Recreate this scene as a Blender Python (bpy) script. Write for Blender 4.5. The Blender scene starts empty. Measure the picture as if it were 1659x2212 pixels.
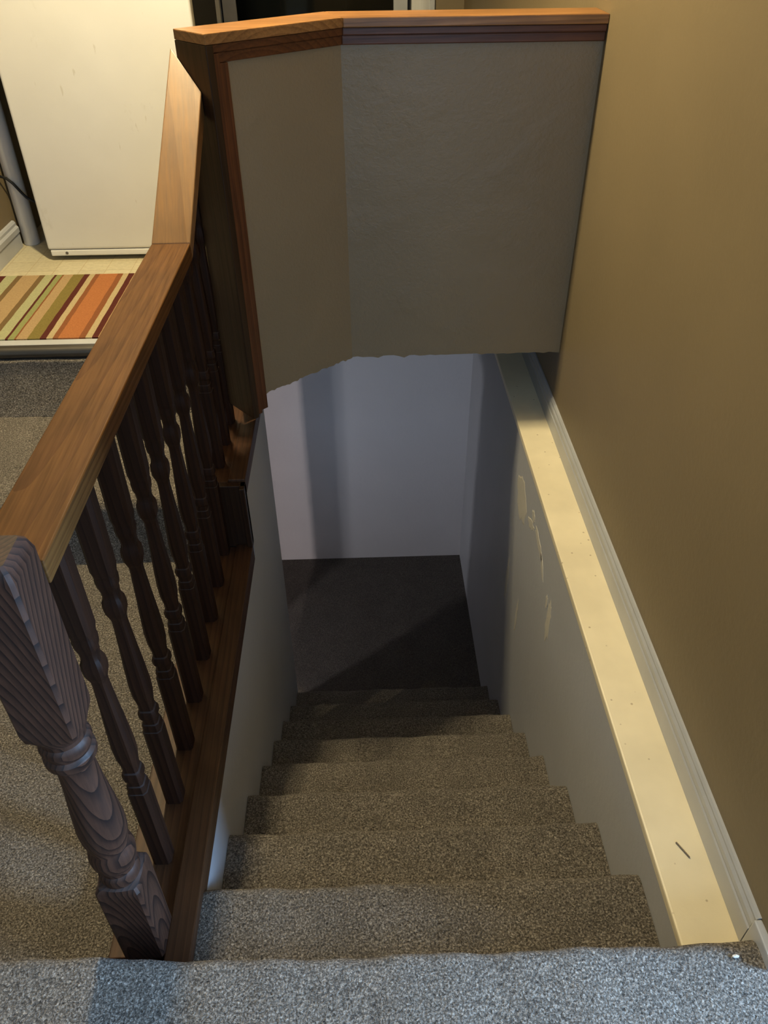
import bpy, bmesh, math, random
from mathutils import Vector, Matrix
random.seed(7)
S = bpy.context.scene
COL = S.collection
ZO = 1.40          # the coordinates below have the eye at z = 0; the carpeted landing is world z = 0

# ------------------------------------------------------------------ camera
cd = bpy.data.cameras.new('camera')
cam = bpy.data.objects.new('camera', cd)
COL.objects.link(cam)
RC = ((0.9994380, 0.0269726, -0.0199025),
      (-0.0323683, 0.6222157, -0.7821764),
      (-0.0087137, 0.7823811, 0.6227391))
cam.matrix_world = Matrix.Translation((0, 0, ZO)) @ Matrix(RC).to_4x4()
cd.sensor_fit = 'VERTICAL'
cd.sensor_height = 36.0
cd.sensor_width = 27.0
cd.lens = 1679.46 / 2212.0 * 36.0
cd.clip_start = 0.02
S.camera = cam

# ------------------------------------------------------------------ world, daylight, exposure
w = bpy.data.worlds.new('world')
S.world = w
w.use_nodes = True
w.node_tree.nodes['Background'].inputs[0].default_value = (0.45, 0.6, 0.9, 1)
w.node_tree.nodes['Background'].inputs[1].default_value = 0.25
S.view_settings.view_transform = 'Standard'
S.view_settings.look = 'None'
S.view_settings.gamma = 1
S.view_settings.exposure = 0.0
S.view_settings.use_curve_mapping = False


def area(name, loc, target, sx, sy, power, color, spread=180):
    l = bpy.data.lights.new(name, 'AREA')
    l.shape = 'RECTANGLE'
    l.size, l.size_y = sx, sy
    l.energy = power
    l.color = color
    l.spread = math.radians(spread)
    o = bpy.data.objects.new(name, l)
    COL.objects.link(o)
    p = Vector(loc) + Vector((0, 0, ZO))
    t = Vector(target) + Vector((0, 0, ZO))
    o.location = p
    o.rotation_euler = (t - p).to_track_quat('-Z', 'Y').to_euler()
    return o


# daylight through the glazed entry door on the right and the window behind the landing
area('entry_daylight', (2.55, 0.02, -0.55), (0.0, 0.02, -0.85), 0.8, 1.1, 330, (0.36, 0.62, 1.0))
area('window_daylight', (0.35, -2.90, 0.15), (0.35, 0.5, -0.5), 2.3, 1.15, 58, (0.50, 0.71, 1.0))

# ------------------------------------------------------------------ materials
MATS = {}


def newmat(name, rough=0.6, spec=0.3):
    m = bpy.data.materials.new(name)
    m.use_nodes = True
    nt = m.node_tree
    b = nt.nodes['Principled BSDF']
    b.inputs['Roughness'].default_value = rough
    b.inputs['Specular IOR Level'].default_value = spec
    MATS[name] = m
    return m, nt, b


def N(nt, t, **kw):
    n = nt.nodes.new(t)
    for k, v in kw.items():
        setattr(n, k, v)
    return n


def ramp(nt, fac, stops):
    r = N(nt, 'ShaderNodeValToRGB')
    e = r.color_ramp.elements
    while len(e) < len(stops):
        e.new(0.5)
    for i, (p, c) in enumerate(stops):
        e[i].position = p
        e[i].color = (c[0], c[1], c[2], 1)
    nt.links.new(fac, r.inputs[0])
    return r.outputs[0]


def noise(nt, vec, scale, detail=3, rough=0.55, dist=0.0):
    n = N(nt, 'ShaderNodeTexNoise')
    n.inputs['Scale'].default_value = scale
    n.inputs['Detail'].default_value = detail
    n.inputs['Roughness'].default_value = rough
    n.inputs['Distortion'].default_value = dist
    if vec is not None:
        nt.links.new(vec, n.inputs['Vector'])
    return n.outputs['Fac']


def pos(nt):
    return N(nt, 'ShaderNodeNewGeometry').outputs['Position']


def objco(nt):
    return N(nt, 'ShaderNodeTexCoord').outputs['Object']


def mapping(nt, vec, scale=(1, 1, 1), loc=(0, 0, 0), rot=(0, 0, 0)):
    mp = N(nt, 'ShaderNodeMapping')
    mp.inputs['Scale'].default_value = scale
    mp.inputs['Location'].default_value = loc
    mp.inputs['Rotation'].default_value = rot
    nt.links.new(vec, mp.inputs['Vector'])
    return mp.outputs['Vector']


def bump(nt, b, h, strength, dist=0.002, prev=None):
    bp = N(nt, 'ShaderNodeBump')
    bp.inputs['Strength'].default_value = strength
    bp.inputs['Distance'].default_value = dist
    nt.links.new(h, bp.inputs['Height'])
    if prev is not None:
        nt.links.new(prev, bp.inputs['Normal'])
    nt.links.new(bp.outputs['Normal'], b.inputs['Normal'])
    return bp.outputs['Normal']


def mix(nt, fac, a, bb, mode='MIX'):
    mx = N(nt, 'ShaderNodeMix')
    mx.data_type = 'RGBA'
    mx.blend_type = mode
    if isinstance(fac, (int, float)):
        mx.inputs[0].default_value = fac
    else:
        nt.links.new(fac, mx.inputs[0])
    for i, v in ((6, a), (7, bb)):
        if isinstance(v, tuple):
            mx.inputs[i].default_value = (v[0], v[1], v[2], 1)
        else:
            nt.links.new(v, mx.inputs[i])
    return mx.outputs[2]


def paint(name, c, rough=0.55, spec=0.3, relief=0.15, rscale=70, var=0.06, big=2.5):
    m, nt, b = newmat(name, rough, spec)
    p = pos(nt)
    lo = tuple(x * (1 - var) for x in c)
    hi = tuple(min(1, x * (1 + var)) for x in c)
    nt.links.new(ramp(nt, noise(nt, p, big, 3), [(0.3, lo), (0.7, hi)]), b.inputs['Base Color'])
    n1 = noise(nt, p, rscale, 4, 0.6)
    nn = bump(nt, b, n1, relief, 0.004)
    return m, nt, b, nn


def carpet(name, c, light, dark, scale=230):
    m, nt, b = newmat(name, 0.95, 0.06)
    p = pos(nt)
    v = N(nt, 'ShaderNodeTexVoronoi')
    v.inputs['Scale'].default_value = scale
    dv = N(nt, 'ShaderNodeVectorMath', operation='ADD')
    nt.links.new(p, dv.inputs[0])
    nz = N(nt, 'ShaderNodeTexNoise')
    nz.inputs['Scale'].default_value = scale * 0.8
    nz.inputs['Detail'].default_value = 2
    sc = N(nt, 'ShaderNodeVectorMath', operation='SCALE')
    sc.inputs[3].default_value = 0.006
    nt.links.new(p, nz.inputs['Vector'])
    nt.links.new(nz.outputs['Color'], sc.inputs[0])
    nt.links.new(sc.outputs[0], dv.inputs[1])
    nt.links.new(dv.outputs[0], v.inputs['Vector'])
    fine = noise(nt, dv.outputs[0], scale * 1.1, 4, 0.7)
    col = ramp(nt, fine, [(0.33, dark), (0.5, c), (0.68, light)])
    large = ramp(nt, noise(nt, p, 9, 3), [(0.3, (0.86, 0.86, 0.86)), (0.7, (1.1, 1.1, 1.1))])
    nt.links.new(mix(nt, 1.0, col, large, 'MULTIPLY'), b.inputs['Base Color'])
    n0 = bump(nt, b, fine, 1.0, 0.006)
    bump(nt, b, v.outputs['Distance'], 0.7, 0.004, n0)
    b.inputs['Sheen Weight'].default_value = 0.15
    return m


def wood(name, light, dark, axis='z', rough=0.38, spec=0.4, rings=26, off=(0.11, 0.07, 0), tilt=0.035, dust=0.0, pitch=0.0):
    m, nt, b = newmat(name, rough, spec)
    oc = objco(nt)
    if pitch:
        oc = mapping(nt, oc, rot=(-pitch, 0, 0))
    rot = {'z': (0, 0, 0), 'y': (math.pi / 2, 0, 0), 'x': (0, math.pi / 2, 0)}[axis]
    v = mapping(nt, oc, rot=rot)
    v = mapping(nt, v, scale=(1, 1, 1), loc=off, rot=(tilt, tilt * 0.7, 0))
    wv = N(nt, 'ShaderNodeTexWave', wave_type='RINGS', rings_direction='Z', wave_profile='SAW')
    wv.inputs['Scale'].default_value = rings
    wv.inputs['Distortion'].default_value = 1.3
    wv.inputs['Detail'].default_value = 2
    wv.inputs['Detail Scale'].default_value = 0.6
    vs = mapping(nt, v, scale=(1, 1, 0.22))
    nt.links.new(vs, wv.inputs['Vector'])
    st = mapping(nt, v, scale=(160, 160, 3.5))
    fib = noise(nt, st, 1.0, 3, 0.6)
    c1 = ramp(nt, wv.outputs['Fac'], [(0.0, light), (0.55, tuple((a * 0.7 + d * 0.3) for a, d in zip(light, dark))), (1.0, dark)])
    c2 = ramp(nt, fib, [(0.3, (0.72, 0.72, 0.72)), (0.7, (1.12, 1.12, 1.12))])
    col = mix(nt, 1.0, c1, c2, 'MULTIPLY')
    big = ramp(nt, noise(nt, oc, 6, 3), [(0.3, (0.8, 0.8, 0.8)), (0.7, (1.15, 1.15, 1.15))])
    col = mix(nt, 1.0, col, big, 'MULTIPLY')
    if dust > 0:
        g = N(nt, 'ShaderNodeNewGeometry')
        sp = N(nt, 'ShaderNodeSeparateXYZ')
        nt.links.new(g.outputs['Normal'], sp.inputs[0])
        df = ramp(nt, sp.outputs['Z'], [(0.25, (0, 0, 0)), (0.95, (dust, dust, dust))])
        col = mix(nt, df, col, (0.20, 0.19, 0.19))
    nt.links.new(col, b.inputs['Base Color'])
    rr = ramp(nt, fib, [(0.2, (rough + 0.1,) * 3), (0.8, (rough - 0.06,) * 3)])
    nt.links.new(rr, b.inputs['Roughness'])
    n0 = bump(nt, b, fib, 0.12, 0.001)
    bump(nt, b, wv.outputs['Fac'], 0.03, 0.0006, n0)
    return m


M_carpet = carpet('taupe_carpet', (0.180, 0.156, 0.128), (0.54, 0.49, 0.42), (0.026, 0.022, 0.018))
M_carpetb = carpet('shade_darkened_carpet', (0.12, 0.10, 0.085), (0.24, 0.205, 0.175), (0.03, 0.025, 0.021))  # stair carpet darkened: the shade at the stair foot is in the colour
M_tan, nt, b, _ = paint('tan_wall_paint', (0.205, 0.158, 0.090), 0.5, 0.35, 0.22, 60, 0.05)
M_half, nt, b, nn = paint('tan_textured_paint', (0.275, 0.208, 0.125), 0.42, 0.4, 0.45, 110, 0.05)
pm = noise(nt, pos(nt), 26, 5, 0.65)
mk = ramp(nt, noise(nt, pos(nt), 4.5, 2), [(0.48, (0, 0, 0)), (0.6, (1, 1, 1))])
mlt = N(nt, 'ShaderNodeMath', operation='MULTIPLY')
nt.links.new(pm, mlt.inputs[0])
nt.links.new(mk, mlt.inputs[1])
bump(nt, b, mlt.outputs[0], 0.4, 0.008, nn)
M_grey, nt, b, _ = paint('light_grey_wall_paint', (0.47, 0.48, 0.505), 0.5, 0.35, 0.25, 45, 0.04)
M_greyb, nt, b, _ = paint('basement_grey_paint', (0.56, 0.54, 0.545), 0.55, 0.3, 0.35, 40, 0.03)
M_ceil, nt, b, _ = paint('white_ceiling_paint', (0.30, 0.28, 0.25), 0.8, 0.1, 0.2, 60, 0.02)
M_cream, nt, b, _ = paint('cream_ledge_paint', (0.82, 0.73, 0.52), 0.42, 0.4, 0.12, 40, 0.07, 7)
vo = N(nt, 'ShaderNodeTexVoronoi')
vo.inputs['Scale'].default_value = 26
nt.links.new(pos(nt), vo.inputs['Vector'])
sp_ = ramp(nt, vo.outputs['Distance'], [(0.05, (0.35, 0.27, 0.20)), (0.09, (1, 1, 1))])
bc = b.inputs['Base Color'].links[0].from_socket
nt.links.new(mix(nt, 0.6, bc, mix(nt, 1.0, bc, sp_, 'MULTIPLY')), b.inputs['Base Color'])
M_trimw, nt, b, _ = paint('off_white_trim_paint', (0.44, 0.455, 0.48), 0.35, 0.45, 0.05, 50, 0.06, 9)
M_patch, nt, b, _ = paint('pale_spackle', (0.60, 0.57, 0.50), 0.7, 0.2, 0.2, 120, 0.06)
M_frz, nt, b, nn = paint('white_enamel', (0.68, 0.67, 0.625), 0.35, 0.45, 0.04, 220, 0.03, 4)
sm = ramp(nt, noise(nt, mapping(nt, objco(nt), (5, 1, 3)), 1.6, 6, 0.7), [(0.62, (1, 1, 1)), (0.78, (0.80, 0.78, 0.74))])
bc = b.inputs['Base Color'].links[0].from_socket
nt.links.new(mix(nt, 1.0, bc, sm, 'MULTIPLY'), b.inputs['Base Color'])
sc1 = noise(nt, mapping(nt, objco(nt), (26, 1, 7), (3.1, 0, 1.7), (0, 0.25, 0)), 1.3, 3, 0.5)
sc2 = ramp(nt, sc1, [(0.70, (1, 1, 1)), (0.735, (0.86, 0.84, 0.80))])
bc = b.inputs['Base Color'].links[0].from_socket
nt.links.new(mix(nt, 1.0, bc, sc2, 'MULTIPLY'), b.inputs['Base Color'])
M_pvc, nt, b, _ = paint('white_pipe_plastic', (0.62, 0.60, 0.56), 0.35, 0.4, 0.02, 60, 0.03)
M_frame, nt, b, _ = paint('grey_door_frame_paint', (0.66, 0.67, 0.67), 0.4, 0.4, 0.03, 60, 0.03)
M_black, nt, b = newmat('black_rubber', 0.5, 0.3)
b.inputs['Base Color'].default_value = (0.012, 0.012, 0.012, 1)
M_glass, nt, b = newmat('dark_night_glass', 0.06, 0.5)
b.inputs['Base Color'].default_value = (0.006, 0.007, 0.007, 1)
M_metal, nt, b = newmat('brushed_grey_metal', 0.42, 0.5)
b.inputs['Metallic'].default_value = 0.85
nt.links.new(ramp(nt, noise(nt, mapping(nt, pos(nt), (2, 150, 150)), 1.0, 3), [(0.3, (0.09, 0.085, 0.08)), (0.7, (0.17, 0.16, 0.15))]), b.inputs['Base Color'])
M_nail, nt, b = newmat('dull_steel', 0.45, 0.5)
b.inputs['Base Color'].default_value = (0.16, 0.14, 0.12, 1)
b.inputs['Metallic'].default_value = 0.7
M_chip, nt, b = newmat('white_plaster_chip', 0.8, 0.2)
b.inputs['Base Color'].default_value = (0.75, 0.72, 0.66, 1)
M_bulb, nt, b = newmat('lit_warm_bulb', 0.4, 0.3)
b.inputs['Base Color'].default_value = (1, 0.8, 0.5, 1)
b.inputs['Emission Color'].default_value = (1, 0.72, 0.38, 1)
b.inputs['Emission Strength'].default_value = 6
M_bulbw, nt, b = newmat('lit_white_bulb', 0.4, 0.3)
b.inputs['Emission Color'].default_value = (1, 0.9, 0.86, 1)
b.inputs['Emission Strength'].default_value = 3

W_l, W_d = (0.36, 0.165, 0.052), (0.20, 0.080, 0.024)
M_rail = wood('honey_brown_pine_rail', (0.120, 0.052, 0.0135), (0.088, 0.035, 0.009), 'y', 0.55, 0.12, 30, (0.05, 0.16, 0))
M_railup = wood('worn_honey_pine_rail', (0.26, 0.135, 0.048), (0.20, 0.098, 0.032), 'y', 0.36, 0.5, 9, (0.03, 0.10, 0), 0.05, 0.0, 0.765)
M_trim = wood('red_brown_stained_pine', (0.13, 0.042, 0.014), (0.075, 0.022, 0.008), 'x', 0.4, 0.4, 22)
M_trimz = wood('red_brown_upright_pine', (0.13, 0.042, 0.014), (0.075, 0.022, 0.008), 'z', 0.4, 0.4, 22)
M_cap = wood('amber_pine_cap', (0.36, 0.17, 0.056), (0.24, 0.105, 0.032), 'x', 0.36, 0.4, 22)
M_end = wood('dark_walnut_stained_pine', (0.036, 0.015, 0.006), (0.020, 0.008, 0.003), 'z', 0.4, 0.4, 20)
M_newel = wood('dark_red_brown_newel_pine', (0.060, 0.026, 0.015), (0.012, 0.006, 0.0045), 'z', 0.5, 0.2, 46, (0.010, 0.030, 0.0), 0.15, 0.12)
M_bal = wood('dark_brown_baluster_pine', (0.036, 0.014, 0.007), (0.018, 0.007, 0.004), 'z', 0.5, 0.2, 24, (0.05, 0.03, 0), 0.03, 0.12)
M_base = wood('brown_pine_base', (0.068, 0.028, 0.011), (0.042, 0.016, 0.006), 'y', 0.45, 0.35, 20)

# vinyl: pale cream sheet with a faint square pattern
M_vinyl, nt, b = newmat('cream_sheet_vinyl', 0.4, 0.4)
p = pos(nt)
bk = N(nt, 'ShaderNodeTexBrick')
bk.offset = 0.0
bk.inputs['Scale'].default_value = 1.0
bk.inputs['Mortar Size'].default_value = 0.0022
bk.inputs['Brick Width'].default_value = 0.105
bk.inputs['Row Height'].default_value = 0.105
bk.inputs['Color1'].default_value = (0.55, 0.50, 0.35, 1)
bk.inputs['Color2'].default_value = (0.51, 0.46, 0.32, 1)
bk.inputs['Mortar'].default_value = (0.45, 0.38, 0.24, 1)
nt.links.new(p, bk.inputs['Vector'])
sp = ramp(nt, noise(nt, p, 55, 4, 0.7), [(0.35, (0.88, 0.88, 0.86)), (0.65, (1.05, 1.05, 1.05))])
nt.links.new(mix(nt, 1.0, bk.outputs['Color'], sp, 'MULTIPLY'), b.inputs['Base Color'])

# striped rug: stripes run along y
M_rug, nt, b = newmat('striped_rug_wool', 0.95, 0.05)
spx = N(nt, 'ShaderNodeSeparateXYZ')
p = pos(nt)
wob = N(nt, 'ShaderNodeMath', operation='MULTIPLY_ADD')
nt.links.new(noise(nt, p, 14, 2), wob.inputs[0])
wob.inputs[1].default_value = 0.005
nt.links.new(p, spx.inputs[0])
nt.links.new(spx.outputs['X'], wob.inputs[2])
mr = N(nt, 'ShaderNodeMapRange')
mr.inputs['From Min'].default_value = -1.494
mr.inputs['From Max'].default_value = -0.694
nt.links.new(wob.outputs[0], mr.inputs['Value'])
cream, olive, dol, mar, rust, orange, pale, tanc, grn = (0.52, 0.42, 0.24), (0.24, 0.19, 0.06), (0.20, 0.13, 0.06), (0.11, 0.032, 0.025), (0.27, 0.105, 0.045), (0.46, 0.18, 0.07), (0.44, 0.44, 0.25), (0.46, 0.32, 0.17), (0.30, 0.32, 0.13)
sx = [(-1.494, mar), (-1.43, pale), (-1.387, dol), (-1.364, tanc), (-1.295, dol), (-1.275, pale), (-1.237, mar), (-1.226, grn), (-1.205, rust), (-1.198, tanc), (-1.162, olive), (-1.118, mar), (-1.094, cream), (-1.075, rust), (-1.054, orange), (-0.982, rust), (-0.961, cream), (-0.939, mar), (-0.917, tanc), (-0.87, olive), (-0.83, pale), (-0.79, mar), (-0.77, cream), (-0.74, orange)]
rp = N(nt, 'ShaderNodeValToRGB')
rp.color_ramp.interpolation = 'CONSTANT'
el = rp.color_ramp.elements
while len(el) < len(sx):
    el.new(0.99)
for i, (x, c) in enumerate(sx):
    el[i].position = (x + 1.494) / 0.8
    el[i].color = (c[0], c[1], c[2], 1)
nt.links.new(mr.outputs[0], rp.inputs[0])
fz = noise(nt, mapping(nt, p, (160, 500, 160)), 1.0, 3, 0.6)
nt.links.new(mix(nt, 1.0, rp.outputs[0], ramp(nt, fz, [(0.3, (0.64, 0.64, 0.64)), (0.7, (0.94, 0.94, 0.94))]), 'MULTIPLY'), b.inputs['Base Color'])
bump(nt, b, fz, 0.6, 0.003)

# ------------------------------------------------------------------ mesh helpers


def finish(name, bm, mat, parent=None, smooth=False, origin=None):
    """Link a bmesh given in eye coordinates as one object whose origin is its base."""
    bmesh.ops.recalc_face_normals(bm, faces=bm.faces)
    me = bpy.data.meshes.new(name)
    cs = [v.co for v in bm.verts]
    if origin is None:
        lo = Vector((min(c.x for c in cs), min(c.y for c in cs), min(c.z for c in cs)))
        hi = Vector((max(c.x for c in cs), max(c.y for c in cs), max(c.z for c in cs)))
        origin = Vector(((lo.x + hi.x) / 2, (lo.y + hi.y) / 2, lo.z))
    origin = Vector(origin)
    for v in bm.verts:
        v.co = v.co - origin
    if smooth:
        for f in bm.faces:
            f.smooth = True
    bm.to_mesh(me)
    bm.free()
    me.materials.append(mat)
    o = bpy.data.objects.new(name, me)
    COL.objects.link(o)
    wl = origin + Vector((0, 0, ZO))
    if parent is not None:
        o.parent = parent
        pl, q = Vector((0, 0, 0)), parent
        while q is not None:
            pl += q.location
            q = q.parent
        o.location = wl - pl
    else:
        o.location = wl
    return o


def empty(name, loc):
    o = bpy.data.objects.new(name, None)
    COL.objects.link(o)
    o.location = Vector(loc) + Vector((0, 0, ZO))
    return o


def tag(o, label, cat, group=None):
    o['label'] = label
    o['category'] = cat
    if group:
        o['group'] = group
    return o


def struct(o, label=None):
    o['kind'] = 'structure'
    if label:
        o['label'] = label
    return o


def bev(bm, w, seg=2, edges=None):
    if w > 0:
        bmesh.ops.bevel(bm, geom=edges or bm.edges[:], offset=w, segments=seg, affect='EDGES', profile=0.6)


def box(x0, x1, y0, y1, z0, z1, bw=0.0, seg=2, bm=None):
    nb = bmesh.new()
    vs = [nb.verts.new(c) for c in ((x0, y0, z0), (x1, y0, z0), (x1, y1, z0), (x0, y1, z0), (x0, y0, z1), (x1, y0, z1), (x1, y1, z1), (x0, y1, z1))]
    for f in ((0, 3, 2, 1), (4, 5, 6, 7), (0, 1, 5, 4), (1, 2, 6, 5), (2, 3, 7, 6), (3, 0, 4, 7)):
        nb.faces.new([vs[i] for i in f])
    bev(nb, bw, seg)
    if bm is None:
        return nb
    merge(bm, nb)
    return bm


def merge(bm, nb):
    me = bpy.data.meshes.new('tmp')
    nb.to_mesh(me)
    nb.free()
    bm.from_mesh(me)
    bpy.data.meshes.remove(me)


def prism(poly, z0, z1, bw=0.0, seg=2):
    bm = bmesh.new()
    a = [bm.verts.new((x, y, z0)) for x, y in poly]
    c = [bm.verts.new((x, y, z1)) for x, y in poly]
    n = len(poly)
    bm.faces.new(a[::-1])
    bm.faces.new(c)
    for i in range(n):
        bm.faces.new((a[i], a[(i + 1) % n], c[(i + 1) % n], c[i]))
    bev(bm, bw, seg)
    return bm


def sweep_x(profile, x0, x1, n=1, jit=0.0, closed=True, rnd=None, skew=0.0):
    """profile: list of (y, z); extruded along x in n pieces, each ring shifted a little."""
    bm = bmesh.new()
    rings = []
    for i in range(n + 1):
        x = x0 + (x1 - x0) * i / n
        r = []
        for (y, z) in profile:
            j = (math.sin(x * 23.0 + (rnd or 0) * 1.7) * 0.6 + math.sin(x * 61.0 + (rnd or 0) * 3.1) * 0.4) * jit
            j2 = skew * min(0.4, max(0.0, -x - 0.20)) if y > 0 else 0.0
            r.append(bm.verts.new((x, y + j + j2, z + j * 0.5)))
        rings.append(r)
    m = len(profile)
    for i in range(n):
        for k in range(m if closed else m - 1):
            k2 = (k + 1) % m
            bm.faces.new((rings[i][k], rings[i + 1][k], rings[i + 1][k2], rings[i][k2]))
    if closed:
        bm.faces.new(rings[0])
        bm.faces.new(rings[-1][::-1])
    return bm


def sweep_y(profile, y0, y1, n=1):
    bm = bmesh.new()
    rings = []
    for i in range(n + 1):
        y = y0 + (y1 - y0) * i / n
        rings.append([bm.verts.new((x, y, z)) for x, z in profile])
    m = len(profile)
    for i in range(n):
        for k in range(m):
            bm.faces.new((rings[i][k], rings[i + 1][k], rings[i + 1][(k + 1) % m], rings[i][(k + 1) % m]))
    bm.faces.new(rings[0])
    bm.faces.new(rings[-1][::-1])
    return bm


def lathe(prof, cx, cy, seg=28):
    """prof: list of (z, r, squareness); squareness 1 gives a square section of half width r."""
    bm = bmesh.new()
    rings = []
    for z, r, q in prof:
        ring = []
        for i in range(seg):
            a = 2 * math.pi * (i + 0.5) / seg
            ca, sa = math.cos(a), math.sin(a)
            rs = r / max(abs(ca), abs(sa))
            rr = r * (1 - q) + rs * q
            ring.append(bm.verts.new((cx + rr * ca, cy + rr * sa, z)))
        rings.append(ring)
    for k in range(len(rings) - 1):
        for i in range(seg):
            bm.faces.new((rings[k][i], rings[k][(i + 1) % seg], rings[k + 1][(i + 1) % seg], rings[k + 1][i]))
    bm.faces.new(rings[0][::-1])
    bm.faces.new(rings[-1])
    return bm


def tube(pts, r, seg=10):
    bm = bmesh.new()
    pts = [Vector(p) for p in pts]
    rings = []
    for i, p in enumerate(pts):
        d = (pts[min(i + 1, len(pts) - 1)] - pts[max(i - 1, 0)]).normalized()
        u = d.orthogonal().normalized() if i == 0 else (u - d * u.dot(d)).normalized()
        v = d.cross(u)
        rings.append([bm.verts.new(p + (u * math.cos(2 * math.pi * k / seg) + v * math.sin(2 * math.pi * k / seg)) * r) for k in range(seg)])
    for i in range(len(rings) - 1):
        for k in range(seg):
            bm.faces.new((rings[i][k], rings[i][(k + 1) % seg], rings[i + 1][(k + 1) % seg], rings[i + 1][k]))
    bm.faces.new(rings[0][::-1])
    bm.faces.new(rings[-1])
    return bm


def autosmooth(o, deg=35):
    me = o.data
    for p in me.polygons:
        p.use_smooth = True
    me.set_sharp_from_angle(angle=math.radians(deg))


# ------------------------------------------------------------------ measures
XL, XR = -0.36, 0.54           # faces of the stairwell walls
XW = 0.652                     # upper right wall
YH = 2.35                      # front of the half wall
LAND, HALL, STEPZ, KIT, BASE = -1.40, -1.62, -1.415, -1.20, -3.12
RISE, RUN = 0.1925, 0.2255
CEIL = 1.20
YB = 5.5

# ------------------------------------------------------------------ the shell
# landing carpet in front, rolled over its edge
def nose_profile(yb, yn, zt, zb, r=0.022, back=0.028):
    pr = [(yb, zt)]
    cy, cz = yn - r, zt - r
    for k in range(7):
        a = math.pi / 2 - k * math.pi / 6 * 0.98
        pr.append((cy + r * math.cos(a), cz + r * math.sin(a)))
    pr.append((yn - back, zt - 2 * r - 0.01))
    pr.append((yn - back, zb))
    pr.append((yb, zb))
    return pr


o = finish('floor_landing', sweep_x(nose_profile(-3.0, 0.566, LAND, HALL - 0.02), -2.6, XW - 0.012, 110, 0.003, skew=0.045), M_carpet)
autosmooth(o, 50)
struct(o, 'grey taupe carpeted landing with a rolled edge above the stairs')
struct(finish('floor_entry', box(XW - 0.012, 2.6, -3.0, 0.50, LAND - 0.2, LAND - 0.004), M_carpet))
struct(finish('floor_hall', box(-2.6, -0.50, 0.50, 1.90, HALL - 0.15, HALL), M_carpet), 'lower taupe carpet beside the railing')
struct(finish('ceiling', box(-2.7, 2.7, -3.1, YB + 0.1, CEIL, CEIL + 0.05), M_ceil))
struct(finish('wall_right', box(XW, XW + 0.10, 0.528, YB, BASE, CEIL), M_tan), 'tan painted wall rising above the white baseboard and ledge')
struct(finish('wall_entry', box(XW + 0.10, 2.6, 0.528, 0.64, LAND - 0.2, CEIL), M_tan))
struct(finish('wall_kitchen_left', box(-1.60, -1.50, 2.42, YB, HALL, CEIL), M_tan))
struct(finish('wall_hall_back', box(-2.7, -1.60, 2.42, 2.52, HALL - 0.1, CEIL), M_tan))
struct(finish('wall_hall_left', box(-2.7, -2.6, -3.0, 2.42, HALL - 0.1, CEIL), M_tan))
# wall behind the landing with a window opening, and entry wall with a door opening
bm = box(-2.6, -0.85, -3.1, -3.0, LAND - 0.2, CEIL)
box(1.55, 2.7, -3.1, -3.0, LAND - 0.2, CEIL, bm=bm)
box(-0.85, 1.55, -3.1, -3.0, LAND - 0.2, -0.45, bm=bm)
box(-0.85, 1.55, -3.1, -3.0, 0.75, CEIL, bm=bm)
struct(finish('wall_behind', bm, M_tan))
bm = box(2.6, 2.7, -3.0, -0.40, LAND - 0.2, CEIL)
box(2.6, 2.7, 0.43, 0.64, LAND - 0.2, CEIL, bm=bm)
box(2.6, 2.7, -0.40, 0.43, 0.5, CEIL, bm=bm)
box(2.6, 2.7, -0.40, 0.43, LAND - 0.2, -1.1, bm=bm)
struct(finish('wall_entry_side', bm, M_tan))
# kitchen back wall (with the patio door set into it)
bm = box(-1.6, -0.94, YB, YB + 0.1, KIT - 0.05, CEIL)
box(0.475, XW + 0.1, YB, YB + 0.1, KIT - 0.05, CEIL, bm=bm)
box(-0.94, 0.475, YB, YB + 0.1, 0.85, CEIL, bm=bm)
struct(finish('wall_kitchen_back', bm, M_tan))

# kitchen floor slab
slab = [(-1.5, 2.469), (-0.46, 2.469), (-0.44, 2.40), (-0.40, 2.165), (-0.08, 2.44), (XW, 2.44), (XW, YB), (-1.5, YB)]
struct(finish('floor_kitchen', prism(slab, KIT - 0.03, KIT), M_vinyl), 'pale cream vinyl kitchen floor with a faint square pattern')

# ------------------------------------------------------------------ stairwell below
struct(finish('floor_basement', box(-3.2, XR + 0.1, -1.6, 3.60, BASE - 0.1, BASE), M_carpetb), 'carpeted landing at the foot of the stairs, shade put into its colour')
struct(finish('wall_stair_back', box(-3.2, XR + 0.1, 3.485, 3.585, BASE, KIT - 0.06), M_greyb), 'pale grey wall facing the foot of the stairs')
wr = struct(finish('wall_stair_right', box(XR, XW, 0.50, 3.485, BASE, -1.485), M_grey), 'light grey stairwell wall below the cream ledge, with pale spackle patches')
bm = prism([(-0.47, 0.50), (XL, 0.50), (XL, 1.84), (-0.47, 1.84)], BASE, HALL - 0.002)
nb = prism([(-0.47, 1.84), (XL, 1.84), (XL, 2.385), (-0.47, 2.385)], BASE, -1.365)
merge(bm, nb)
struct(finish('wall_stair_left', bm, M_grey), 'light grey stairwell wall under the wooden railing')
struct(finish('wall_basement_jamb', box(-0.90, -0.80, 2.68, 3.485, BASE, -1.75), M_greyb))
struct(finish('wall_basement_left', box(-3.2, -3.1, -1.6, 3.485, BASE, -1.75), M_greyb))
struct(finish('wall_basement_near', box(-3.1, -0.47, -1.6, -1.5, BASE, -1.75), M_greyb))
struct(finish('wall_stair_near', box(-0.47, XW, 0.40, 0.50, BASE, LAND - 0.2), M_greyb))
struct(finish('ceiling_basement', box(-3.2, -0.47, -1.6, 2.68, -1.78, -1.75), M_greyb))
bm = box(-3.2, -0.47, 2.68, 3.485, -1.78, -1.75)
struct(finish('ceiling_basement_far', bm, M_greyb))

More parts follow.
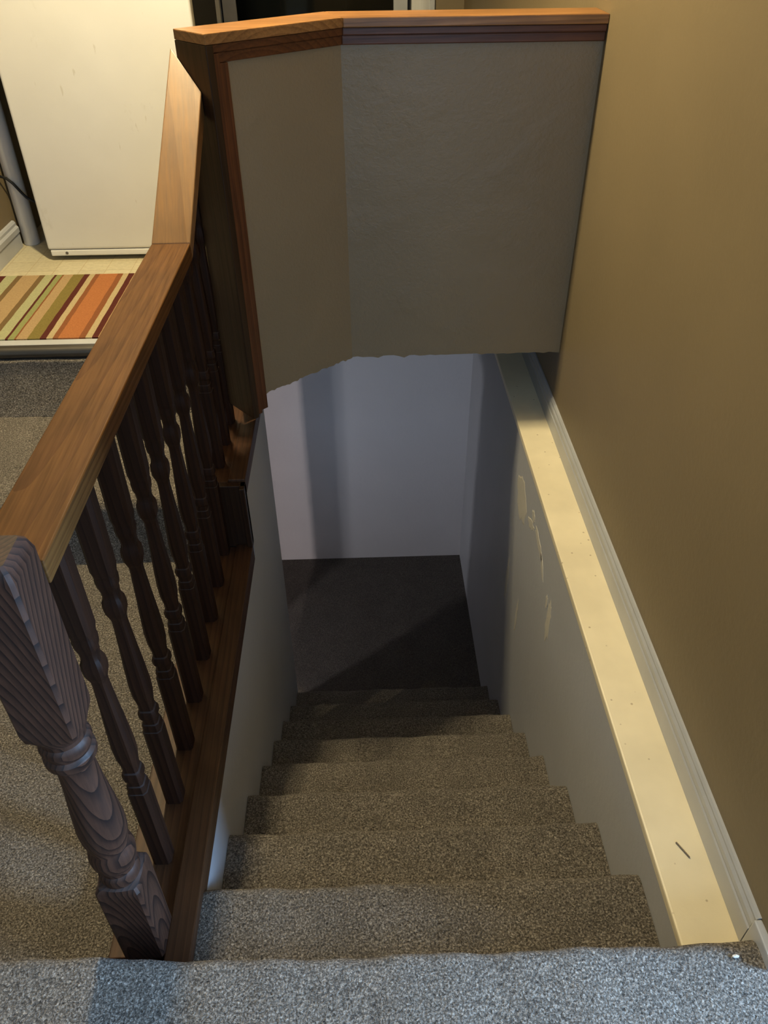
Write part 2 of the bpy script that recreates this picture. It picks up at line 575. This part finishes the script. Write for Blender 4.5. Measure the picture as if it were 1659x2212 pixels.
# pale spackle patches on the right stairwell wall, each a thin skim with its own outline
def patch(cy, cz, ly, lz, slope, seed):
    rr = random.Random(seed)
    bm = bmesh.new()
    n = 22
    front, rim = [], []
    for i in range(n):
        a = 2 * math.pi * i / n
        f = 1 + rr.uniform(-0.22, 0.22)
        y, z = ly * math.cos(a) * f, lz * math.sin(a) * f
        rim.append(bm.verts.new((XR - 0.0002, cy + y, cz + z + y * slope)))
        front.append(bm.verts.new((XR - 0.0012, cy + y * 0.92, cz + z * 0.92 + y * 0.92 * slope)))
    bm.faces.new(front)
    for i in range(n):
        bm.faces.new((rim[i], rim[(i + 1) % n], front[(i + 1) % n], front[i]))
    return finish('spackle_patch', bm, M_patch, wr)


for k, a in enumerate([(2.15, -1.668, 0.085, 0.050, 0.15), (1.985, -1.648, 0.045, 0.012, -0.3), (1.965, -1.60, 0.022, 0.012, 0.1), (1.86, -1.625, 0.065, 0.012, 0.28),
                       (1.785, -1.66, 0.040, 0.010, 0.9), (2.225, -2.14, 0.020, 0.075, 0.4), (2.01, -2.11, 0.012, 0.055, 0.6), (1.635, -1.745, 0.026, 0.055, 0.35), (1.68, -1.71, 0.012, 0.02, 0.2)]):
    patch(a[0], a[1], a[2], a[3] * 1.5, a[4], seed=k)

# cream ledge board on top of that wall, baseboard above it
lg = finish('trim_1', box(XR - 0.006, XW, 0.555, 3.485, -1.487, -1.465, 0.004, 2), M_cream, None)
struct(lg, 'cream painted flat ledge running along the right wall above the stairs')
bbp = [(XW, -1.464), (XW - 0.014, -1.464), (XW - 0.014, -1.412), (XW - 0.0115, -1.408), (XW - 0.0125, -1.403), (XW - 0.012, -1.392), (XW - 0.008, -1.385), (XW - 0.0085, -1.379), (XW - 0.005, -1.373), (XW, -1.373)]
o = struct(finish('baseboard_right', sweep_y(bbp, 0.585, 3.48), M_trimw), 'white moulded baseboard standing on the cream ledge')
# mitred corner return of the baseboard, turning right into the entry
struct(finish('baseboard_entry', prism([(XW - 0.014, 0.584), (XW - 0.014, 0.513), (XW + 1.9, 0.513), (XW + 1.9, 0.527), (XW, 0.527), (XW, 0.584)], LAND - 0.064, -1.375, 0.003, 2), M_trimw), 'white baseboard return at the corner of the landing')

# ------------------------------------------------------------------ carpeted stairs going down
stairs = empty('staircase', (0.09, 1.4, BASE))
tag(stairs, 'straight flight of carpeted brown stairs going down between grey walls', 'stairs')
for k in range(1, 9):
    yn = 0.556 + RUN * k
    zt = LAND - RISE * k
    zb = LAND - RISE * (k + 1) - 0.01
    if k == 8:
        zb = BASE
    pr = nose_profile(yn - RUN - 0.035, yn, zt, zb)
    o = finish('step', sweep_x(pr, XL + 0.001, XR - 0.001, 46, 0.0028, rnd=k), M_carpet, stairs)
    autosmooth(o, 50)

# ------------------------------------------------------------------ carpeted steps up to the kitchen
up = empty('kitchen_steps', (-1.3, 2.1, HALL))
tag(up, 'pair of carpeted steps climbing to the kitchen beside the railing', 'steps')


def rise_profile(yf, yb, zt, zb, r=0.03, lean=0.075):
    pr = [(yb, zb), (yf + lean * 0.0, zb)]
    pr = [(yb, zb), (yf, zb), (yf + lean * 0.45, zt - 0.055)]
    cy, cz = yf + lean * 0.45 + r, zt - r
    for k in range(7):
        a = math.pi - k * math.pi / 12
        pr.append((cy + r * math.cos(a), cz + r * math.sin(a)))
    pr.append((yb, zt))
    return pr


o = finish('step', sweep_x(rise_profile(1.815, 2.41, STEPZ, HALL), -2.6, -0.515, 60, 0.003, rnd=3), M_carpet, up)
autosmooth(o, 50)
o = finish('step', sweep_x(rise_profile(2.362, 2.50, KIT - 0.0365, STEPZ, 0.008, 0.15), -1.495, -0.515, 40, 0.003, rnd=5), M_carpet, up)
autosmooth(o, 50)
npn = [(2.468, KIT + 0.004)]
for k in range(9):
    a = math.pi / 2 + k * math.pi / 2 / 8 * 1.4
    npn.append((2.456 + 0.020 * math.cos(a), KIT - 0.016 + 0.020 * math.sin(a)))
npn += [(2.445, KIT - 0.036), (2.468, KIT - 0.036)]
o = struct(finish('trim_2', sweep_x(npn, -1.495, -0.46, 1), M_metal), 'rounded grey metal nosing on the edge of the kitchen floor')
autosmooth(o)
struct(finish('trim_3', box(-1.495, -0.46, 2.4685, 2.506, KIT, KIT + 0.005, 0.001, 1), M_trimw), 'narrow white strip behind the metal nosing')

# ------------------------------------------------------------------ half wall at the end of the stairwell
D = Vector((-0.757, -0.653))          # along the angled wing, away from the fold
NF = Vector((0.653, -0.757))          # out of the wing's front
FO = Vector((-0.04, YH))


def wing(t, s):
    return tuple(FO + D * t + NF * s)


def foldpt(s):
    """point on the fold line offset s in front of both faces"""
    n1, n2 = Vector((0, -1)), NF
    bis = (n1 + n2).normalized()
    return tuple(FO + bis * (s / bis.dot(n1)))


TE = 0.400


def strip(s0, s1, z0, z1, x_end=XW, t_end=TE):
    """a moulding that follows the half wall between offsets s0 and s1"""
    return ([(x_end, YH - s1), foldpt(s1), (foldpt(s0)), (x_end, YH - s0)], [foldpt(s1), wing(t_end, s1), wing(t_end, s0), foldpt(s0)], z0, z1)


hw = finish('wall_half', prism([(XW, YH), tuple(FO), wing(TE, 0), wing(TE, -0.09), foldpt(-0.09), (XW, YH + 0.09)], KIT, -0.268), M_half)
struct(hw, 'tan textured half wall with an angled left wing hanging over the stairwell')
# torn paper edge along the bottom
for seg in range(2):
    bm = bmesh.new()
    n = 40
    rr = random.Random(seg + 20)
    a0, a1 = ((XW, YH), tuple(FO)) if seg == 0 else (tuple(FO), wing(TE, 0))
    nrm = Vector((0, -1)) if seg == 0 else NF
    pa, pb = [], []
    for i in range(n + 1):
        u = i / n
        q = Vector(a0).lerp(Vector(a1), u)
        q2 = q + nrm * 0.0004
        dz = -0.004 - abs(rr.gauss(0, 0.0035)) - (0.006 if (seg == 1 and u < 0.3) or (seg == 0 and u > 0.9) else 0) * rr.random()
        pa.append((bm.verts.new((q2.x, q2.y, KIT + 0.0005)), bm.verts.new((q2.x, q2.y, KIT + dz))))
        pb.append((bm.verts.new((q.x, q.y, KIT + 0.0005)), bm.verts.new((q.x, q.y, KIT + dz))))
    for i in range(n):
        bm.faces.new((pa[i][0], pa[i + 1][0], pa[i + 1][1], pa[i][1]))
        bm.faces.new((pb[i][0], pb[i + 1][0], pb[i + 1][1], pb[i][1]))
        bm.faces.new((pa[i][1], pa[i + 1][1], pb[i + 1][1], pb[i][1]))
    finish('drywall_edge', bm, M_half, hw)
for nm, s0, s1, z0, z1, mat in (('cap_board', -0.113, 0.023, -0.268, -0.2455, M_cap), ('upper_moulding', 0.0, 0.017, -0.286, -0.269, M_trim), ('lower_moulding', 0.0, 0.011, -0.308, -0.2865, M_trim)):
    pr, pw, a, c = strip(s0, s1, z0, z1, XW - 0.001, TE + 0.02 if nm == 'cap_board' else TE - (0.0 if nm == 'upper_moulding' else 0.018))
    finish(nm, prism(pr, a, c, 0.0025, 2), mat, hw)
    finish(nm, prism(pw, a, c, 0.0025, 2), mat, hw)
# end board and the two upright mouldings
finish('end_board', prism([wing(TE, 0.023), wing(TE + 0.02, 0.023), wing(TE + 0.02, -0.113), wing(TE, -0.113)], -1.262, -0.2685, 0.002, 2), M_end, hw)
finish('edge_moulding', prism([wing(TE - 0.0175, 0.0), wing(TE - 0.0175, 0.017), wing(TE, 0.017), wing(TE, 0.0)], -1.256, -0.287, 0.0025, 2), M_trimz, hw)
finish('edge_moulding', prism([wing(TE - 0.043, 0.0), wing(TE - 0.043, 0.011), wing(TE - 0.018, 0.011), wing(TE - 0.018, 0.0)], -1.250, -0.3085, 0.0025, 2), M_trimz, hw)

# ------------------------------------------------------------------ railing
XB = -0.447                       # line of the balusters
rail = empty('stair_railing', (XB, 1.4, HALL))
tag(rail, 'brown stained wooden railing with moulded balusters beside the stairwell', 'railing')
ZR = -0.632                       # top of the level handrail
# base boards
o = finish('base_board', box(-0.515, -0.408, 0.641, 1.822, HALL, -1.571, 0.002, 2), M_base, rail)
o = finish('base_board', box(-0.515, -0.408, 0.50, 0.6405, HALL, -1.592, 0.001, 1), M_base, rail)
o = finish('base_edging', box(-0.4075, -0.3575, 0.50, 1.822, HALL - 0.004, -1.562, 0.003, 2), M_base, rail)
o = finish('base_riser', box(-0.515, -0.3575, 1.823, 1.845, -1.571, -1.342, 0.002, 2), M_end, rail)
o = finish('base_board', box(-0.515, -0.408, 1.8455, 2.398, -1.385, -1.342, 0.002, 2), M_base, rail)
o = finish('base_edging', box(-0.4075, -0.3575, 1.8455, 2.388, -1.385, -1.334, 0.003, 2), M_base, rail)
o = finish('base_edging', box(-0.372, -0.3575, 1.806, 1.8445, -1.561, -1.342, 0.002, 2), M_end, rail)
# level handrail
o = finish('handrail', box(-0.487, -0.397, 0.716, 1.815, ZR - 0.038, ZR, 0.003, 3), M_rail, rail)
# rising handrail, from the kink to the end board
bm = bmesh.new()
y0 = 1.8155
E0 = Vector(wing(TE + 0.0205, 0.0))
ed = Vector((-0.0, 0)) + Vector(wing(TE + 0.0205, -0.113)) - Vector(wing(TE + 0.0205, 0.023))


def y_on_end(x):
    return E0.y + (x - E0.x) * ed.y / ed.x


SL = 0.962
vs = []
for (xa, xb) in ((-0.397, -0.372), (-0.487, -0.447)):
    yb_ = y_on_end(xb) - 0.001
    zb_ = ZR + (yb_ - y0) * SL
    vs.append([bm.verts.new(c) for c in ((xa, y0, ZR), (xb, yb_, zb_), (xb, yb_, zb_ - 0.055), (xa, y0, ZR - 0.038))])
a, c = vs
bm.faces.new(a)
bm.faces.new(c[::-1])
for i in range(4):
    bm.faces.new((a[i], c[i], c[(i + 1) % 4], a[(i + 1) % 4]))
bev(bm, 0.0028, 3)
finish('handrail', bm, M_railup, rail)

# newel post: square base and top, turned middle
NX, NY, h = -0.445, 0.6765, 0.0385
npf = [(-1.60, h, 1), (-1.335, h, 1), (-1.322, h * 0.985, 1), (-1.312, h * 0.95, 0.55), (-1.309, h * 0.86, 0), (-1.300, h * 0.90, 0), (-1.288, h * 0.88, 0), (-1.281, h * 0.78, 0), (-1.272, h * 0.80, 0),
       (-1.255, h * 0.96, 0), (-1.238, h * 1.0, 0), (-1.222, h * 0.93, 0), (-1.213, h * 0.84, 0), (-1.205, h * 0.86, 0), (-1.180, h * 0.97, 0), (-1.150, h * 0.99, 0), (-1.10, h * 0.90, 0), (-1.04, h * 0.77, 0),
       (-0.990, h * 0.71, 0), (-0.980, h * 0.72, 0), (-0.975, h * 0.86, 0), (-0.967, h * 0.97, 0), (-0.956, h * 0.97, 0), (-0.949, h * 0.86, 0), (-0.944, h * 0.90, 0), (-0.934, h * 0.97, 0), (-0.926, h * 0.93, 0), (-0.921, h * 0.84, 0), (-0.913, h * 0.84, 0),
       (-0.905, h * 0.92, 0.3), (-0.893, h, 0.8), (-0.880, h, 1), (-0.602, h, 1), (-0.588, h * 0.90, 1), (-0.580, h * 0.72, 1)]
o = finish('newel_post', lathe(npf, NX, NY, 48), M_newel, rail)
o.rotation_euler = (0, math.radians(0.55), 0)
autosmooth(o, 30)

# balusters: blocks at the ends, moulded square middle; one height for each place on the rail
hb = 0.0195
CH = {}


def baluster(y, zb, zt):
    key = round(zt - zb, 3)
    if key not in CH:
        m = [(0.0, 1), (0.250, 1), (0.256, 0.985), (0.257, 0.90), (0.268, 0.92), (0.277, 0.86), (0.279, 0.75), (0.292, 0.75), (0.298, 0.93), (0.310, 0.95), (0.318, 0.84), (0.320, 0.70), (0.338, 0.74), (0.362, 0.90), (0.392, 0.94),
             (0.44, 0.86), (0.50, 0.72), (0.555, 0.62), (0.570, 0.62), (0.578, 0.72), (0.590, 0.90), (0.606, 0.95), (0.618, 0.90), (0.625, 0.76), (0.631, 0.70), (0.645, 0.74), (0.652, 0.86), (0.668, 0.92), (0.675, 0.88), (0.682, 0.92), (0.692, 1.0)]
        prof = [(z, hb * r, 0.95 if r >= 0.98 else 0.88) for z, r in m] + [(zt - zb, hb, 0.95)]
        o = finish('baluster', lathe([(z + zb, r, q) for z, r, q in prof], XB, y, 16), M_bal, rail, origin=(XB, y, zb))
        autosmooth(o, 28)
        CH[key] = o
    else:
        o = CH[key].copy()
        COL.objects.link(o)
        o.parent = rail
        o.location = Vector((XB, y, zb + ZO)) - rail.location
    return o


for k in range(8):
    baluster(0.82 + hb + 0.1372 * k, -1.5705, ZR - 0.0385)
for y in (1.915, 2.038, 2.161):
    yc = y + hb
    zt = ZR + (yc - y0) * SL - 0.055
    yy = min(yc, y_on_end(XB) - 0.03)
    baluster(yc, -1.3415, ZR + (min(yc, 2.09) - hb - y0) * SL - 0.060 + (0 if yc < 2.1 else 0.0))

# ------------------------------------------------------------------ kitchen things
fz = empty('upright_freezer', (-0.943, 3.57, KIT))
tag(fz, 'tall white enamel freezer standing on the kitchen floor', 'freezer')
FX0, FX1, FY = -1.307, -0.578, 3.262
finish('cabinet', box(FX0 + 0.004, FX1 - 0.004, FY + 0.065, FY + 0.62, KIT + 0.03, KIT + 1.62, 0.006, 2), M_black, fz)
dr = finish('door', box(FX0, FX1, FY, FY + 0.06, KIT + 0.047, KIT + 1.62, 0.012, 4), M_frz, fz)
autosmooth(dr, 40)
kp = finish('kick_panel', box(FX0 + 0.008, FX1 - 0.008, FY + 0.002, FY + 0.055, KIT + 0.020, KIT + 0.0455, 0.006, 3), M_frz, fz)
finish('screw', lathe([(0, 0.006, 0), (0.002, 0.006, 0), (0.003, 0.004, 0)], 0, 0, 12), M_nail, kp, origin=(0, 0, 0)).rotation_euler = (math.pi / 2, 0, 0)
sc = kp.children[0]
sc.location = Vector((FX0 + 0.075, FY + 0.0022, KIT + 0.033 + ZO)) - kp.location - fz.location
finish('gasket', box(FX0 + 0.01, FX1 - 0.01, FY + 0.06, FY + 0.0655, KIT + 0.05, KIT + 1.61), M_black, fz)
for fx in (FX0 + 0.06, FX1 - 0.06):
    for fy in (FY + 0.10, FY + 0.55):
        finish('foot', lathe([(KIT + 0.001, 0.022, 0), (KIT + 0.015, 0.020, 0), (KIT + 0.031, 0.012, 0)], fx, fy, 14), M_black, fz)

o = tag(finish('drain_pipe', lathe([(KIT, 0.031, 0), (KIT + 0.004, 0.034, 0), (CEIL - 0.002, 0.034, 0)], -1.4545, 3.485, 28), M_pvc), 'white plastic pipe standing upright in the gap beside the freezer', 'pipe')
autosmooth(o, 40)
cp = [(-1.499, 3.40, -0.895), (-1.487, 3.425, -0.900), (-1.468, 3.442, -0.914), (-1.448, 3.444, -0.935), (-1.428, 3.444, -0.965), (-1.408, 3.443, -0.992), (-1.385, 3.452, -1.012), (-1.355, 3.47, -1.02), (-1.304, 3.50, -1.02)]
o = tag(finish('power_cord', tube(cp, 0.0055, 10), M_black), 'black power cord crossing in front of the white pipe', 'cord')
autosmooth(o, 60)

bp = [(-1.4995, KIT + 0.001), (-1.482, KIT + 0.001), (-1.482, KIT + 0.062), (-1.478, KIT + 0.065), (-1.478, KIT + 0.085), (-1.486, KIT + 0.094), (-1.486, KIT + 0.104), (-1.491, KIT + 0.112), (-1.4995, KIT + 0.114)]
struct(finish('baseboard_kitchen', sweep_y(bp, 2.50, 3.445), M_trimw), 'cream moulded baseboard along the kitchen wall')

rg = [(-1.494, 2.508), (-0.70, 2.512), (-0.70, 3.092), (-1.494, 3.088)]
tag(finish('striped_rug', prism(rg, KIT + 0.0005, KIT + 0.008, 0.002, 2), M_rug), 'rug of cream, olive, maroon and orange stripes on the kitchen floor', 'rug')

# patio door in the back wall
pd = empty('door_1', (-0.23, YB, KIT))
struct(pd, 'patio door with dark glass in a pale grey frame behind the half wall')


def casing(x0, x1, y0, y1, z0, z1, bulge):
    pts = []
    for k in range(9):
        u = k / 8
        pts.append((x0 + (x1 - x0) * u, y0 - bulge * math.sin(math.pi * u)))
    pts += [(x1, y1), (x0, y1)]
    return prism(pts, z0, z1)


Z0, Z1 = KIT + 0.002, 0.85
finish('casing', casing(-0.94, -0.80, YB - 0.02, YB + 0.09, Z0, Z1, 0.035), M_frame, pd)
finish('stile', box(-0.787, -0.706, YB + 0.01, YB + 0.06, Z0, Z1, 0.004, 2), M_trimw, pd)
finish('pane', box(-0.706, 0.2305, YB + 0.03, YB + 0.04, Z0 + 0.12, Z1), M_glass, pd)
finish('bottom_rail', box(-0.706, 0.2305, YB + 0.01, YB + 0.06, Z0, Z0 + 0.12, 0.004, 2), M_trimw, pd)
finish('stile', box(0.2305, 0.315, YB + 0.01, YB + 0.06, Z0, Z1, 0.004, 2), M_trimw, pd)
finish('gap_strip', box(0.315, 0.337, YB + 0.06, YB + 0.07, Z0, Z1), M_black, pd)
finish('gap_strip', box(-0.80, -0.787, YB + 0.06, YB + 0.07, Z0, Z1), M_black, pd)
finish('casing', casing(0.337, 0.447, YB - 0.02, YB + 0.09, Z0, Z1, 0.02), M_frame, pd)
finish('stile', box(0.447, 0.475, YB - 0.03, YB + 0.06, Z0, Z1, 0.004, 2), M_trimw, pd)

# ------------------------------------------------------------------ small bits
nl = finish('loose_nail', tube([(0.586, 0.772, -1.4632), (0.602, 0.741, -1.4632)], 0.0017, 8), M_nail)
merge_head = None
tag(nl, 'small dark nail lying on the cream ledge', 'nail')
bm = bmesh.new()
bmesh.ops.create_icosphere(bm, subdivisions=1, radius=0.007, matrix=Matrix.Translation((0.594, 0.536, -1.397)) @ Matrix.Diagonal((1, 0.45, 0.45, 1)))
tag(finish('plaster_chip', bm, M_chip), 'tiny white plaster chip on the landing carpet by the baseboard', 'plaster chip')

# ------------------------------------------------------------------ lamps
def ceiling_lamp(name, loc, power, color, r, zc, label, mat):
    e = empty(name, (loc[0], loc[1], zc))
    tag(e, label, 'lamp')
    finish('light_blocking_pan', lathe([(zc - 0.06, 0.03, 0), (zc - 0.055, 0.17, 0), (zc - 0.03, 0.18, 0), (zc - 0.001, 0.12, 0)], loc[0], loc[1], 32), M_nail, e)  # unseen wide dark pan, added to block the bulb's upward light
    bm = bmesh.new()
    bmesh.ops.create_uvsphere(bm, u_segments=16, v_segments=10, radius=r * 0.6, matrix=Matrix.Translation(loc))
    finish('bulb', bm, mat, e, True)
    l = bpy.data.lights.new(name, 'POINT')
    l.energy = power
    l.color = color
    l.shadow_soft_size = r
    lo = bpy.data.objects.new(name + '_light', l)
    COL.objects.link(lo)
    lo.location = Vector(loc) + Vector((0, 0, ZO))
    return e


ceiling_lamp('kitchen_ceiling_lamp', (-0.55, 2.345, 1.08), 355, (1.0, 0.82, 0.48), 0.045, CEIL, 'warm bulb on the ceiling where the hall meets the kitchen', M_bulb)
ceiling_lamp('basement_lamp', (-0.85, -0.60, -1.90), 190, (1.0, 0.88, 0.85), 0.05, -1.78, 'white bulb on the basement ceiling behind the stairs', M_bulbw)
ceiling_lamp('basement_lamp', (-1.97, 1.26, -1.89), 80, (0.95, 0.95, 1.0), 0.06, -1.78, 'white bulb on the basement ceiling left of the stairs', M_bulbw)
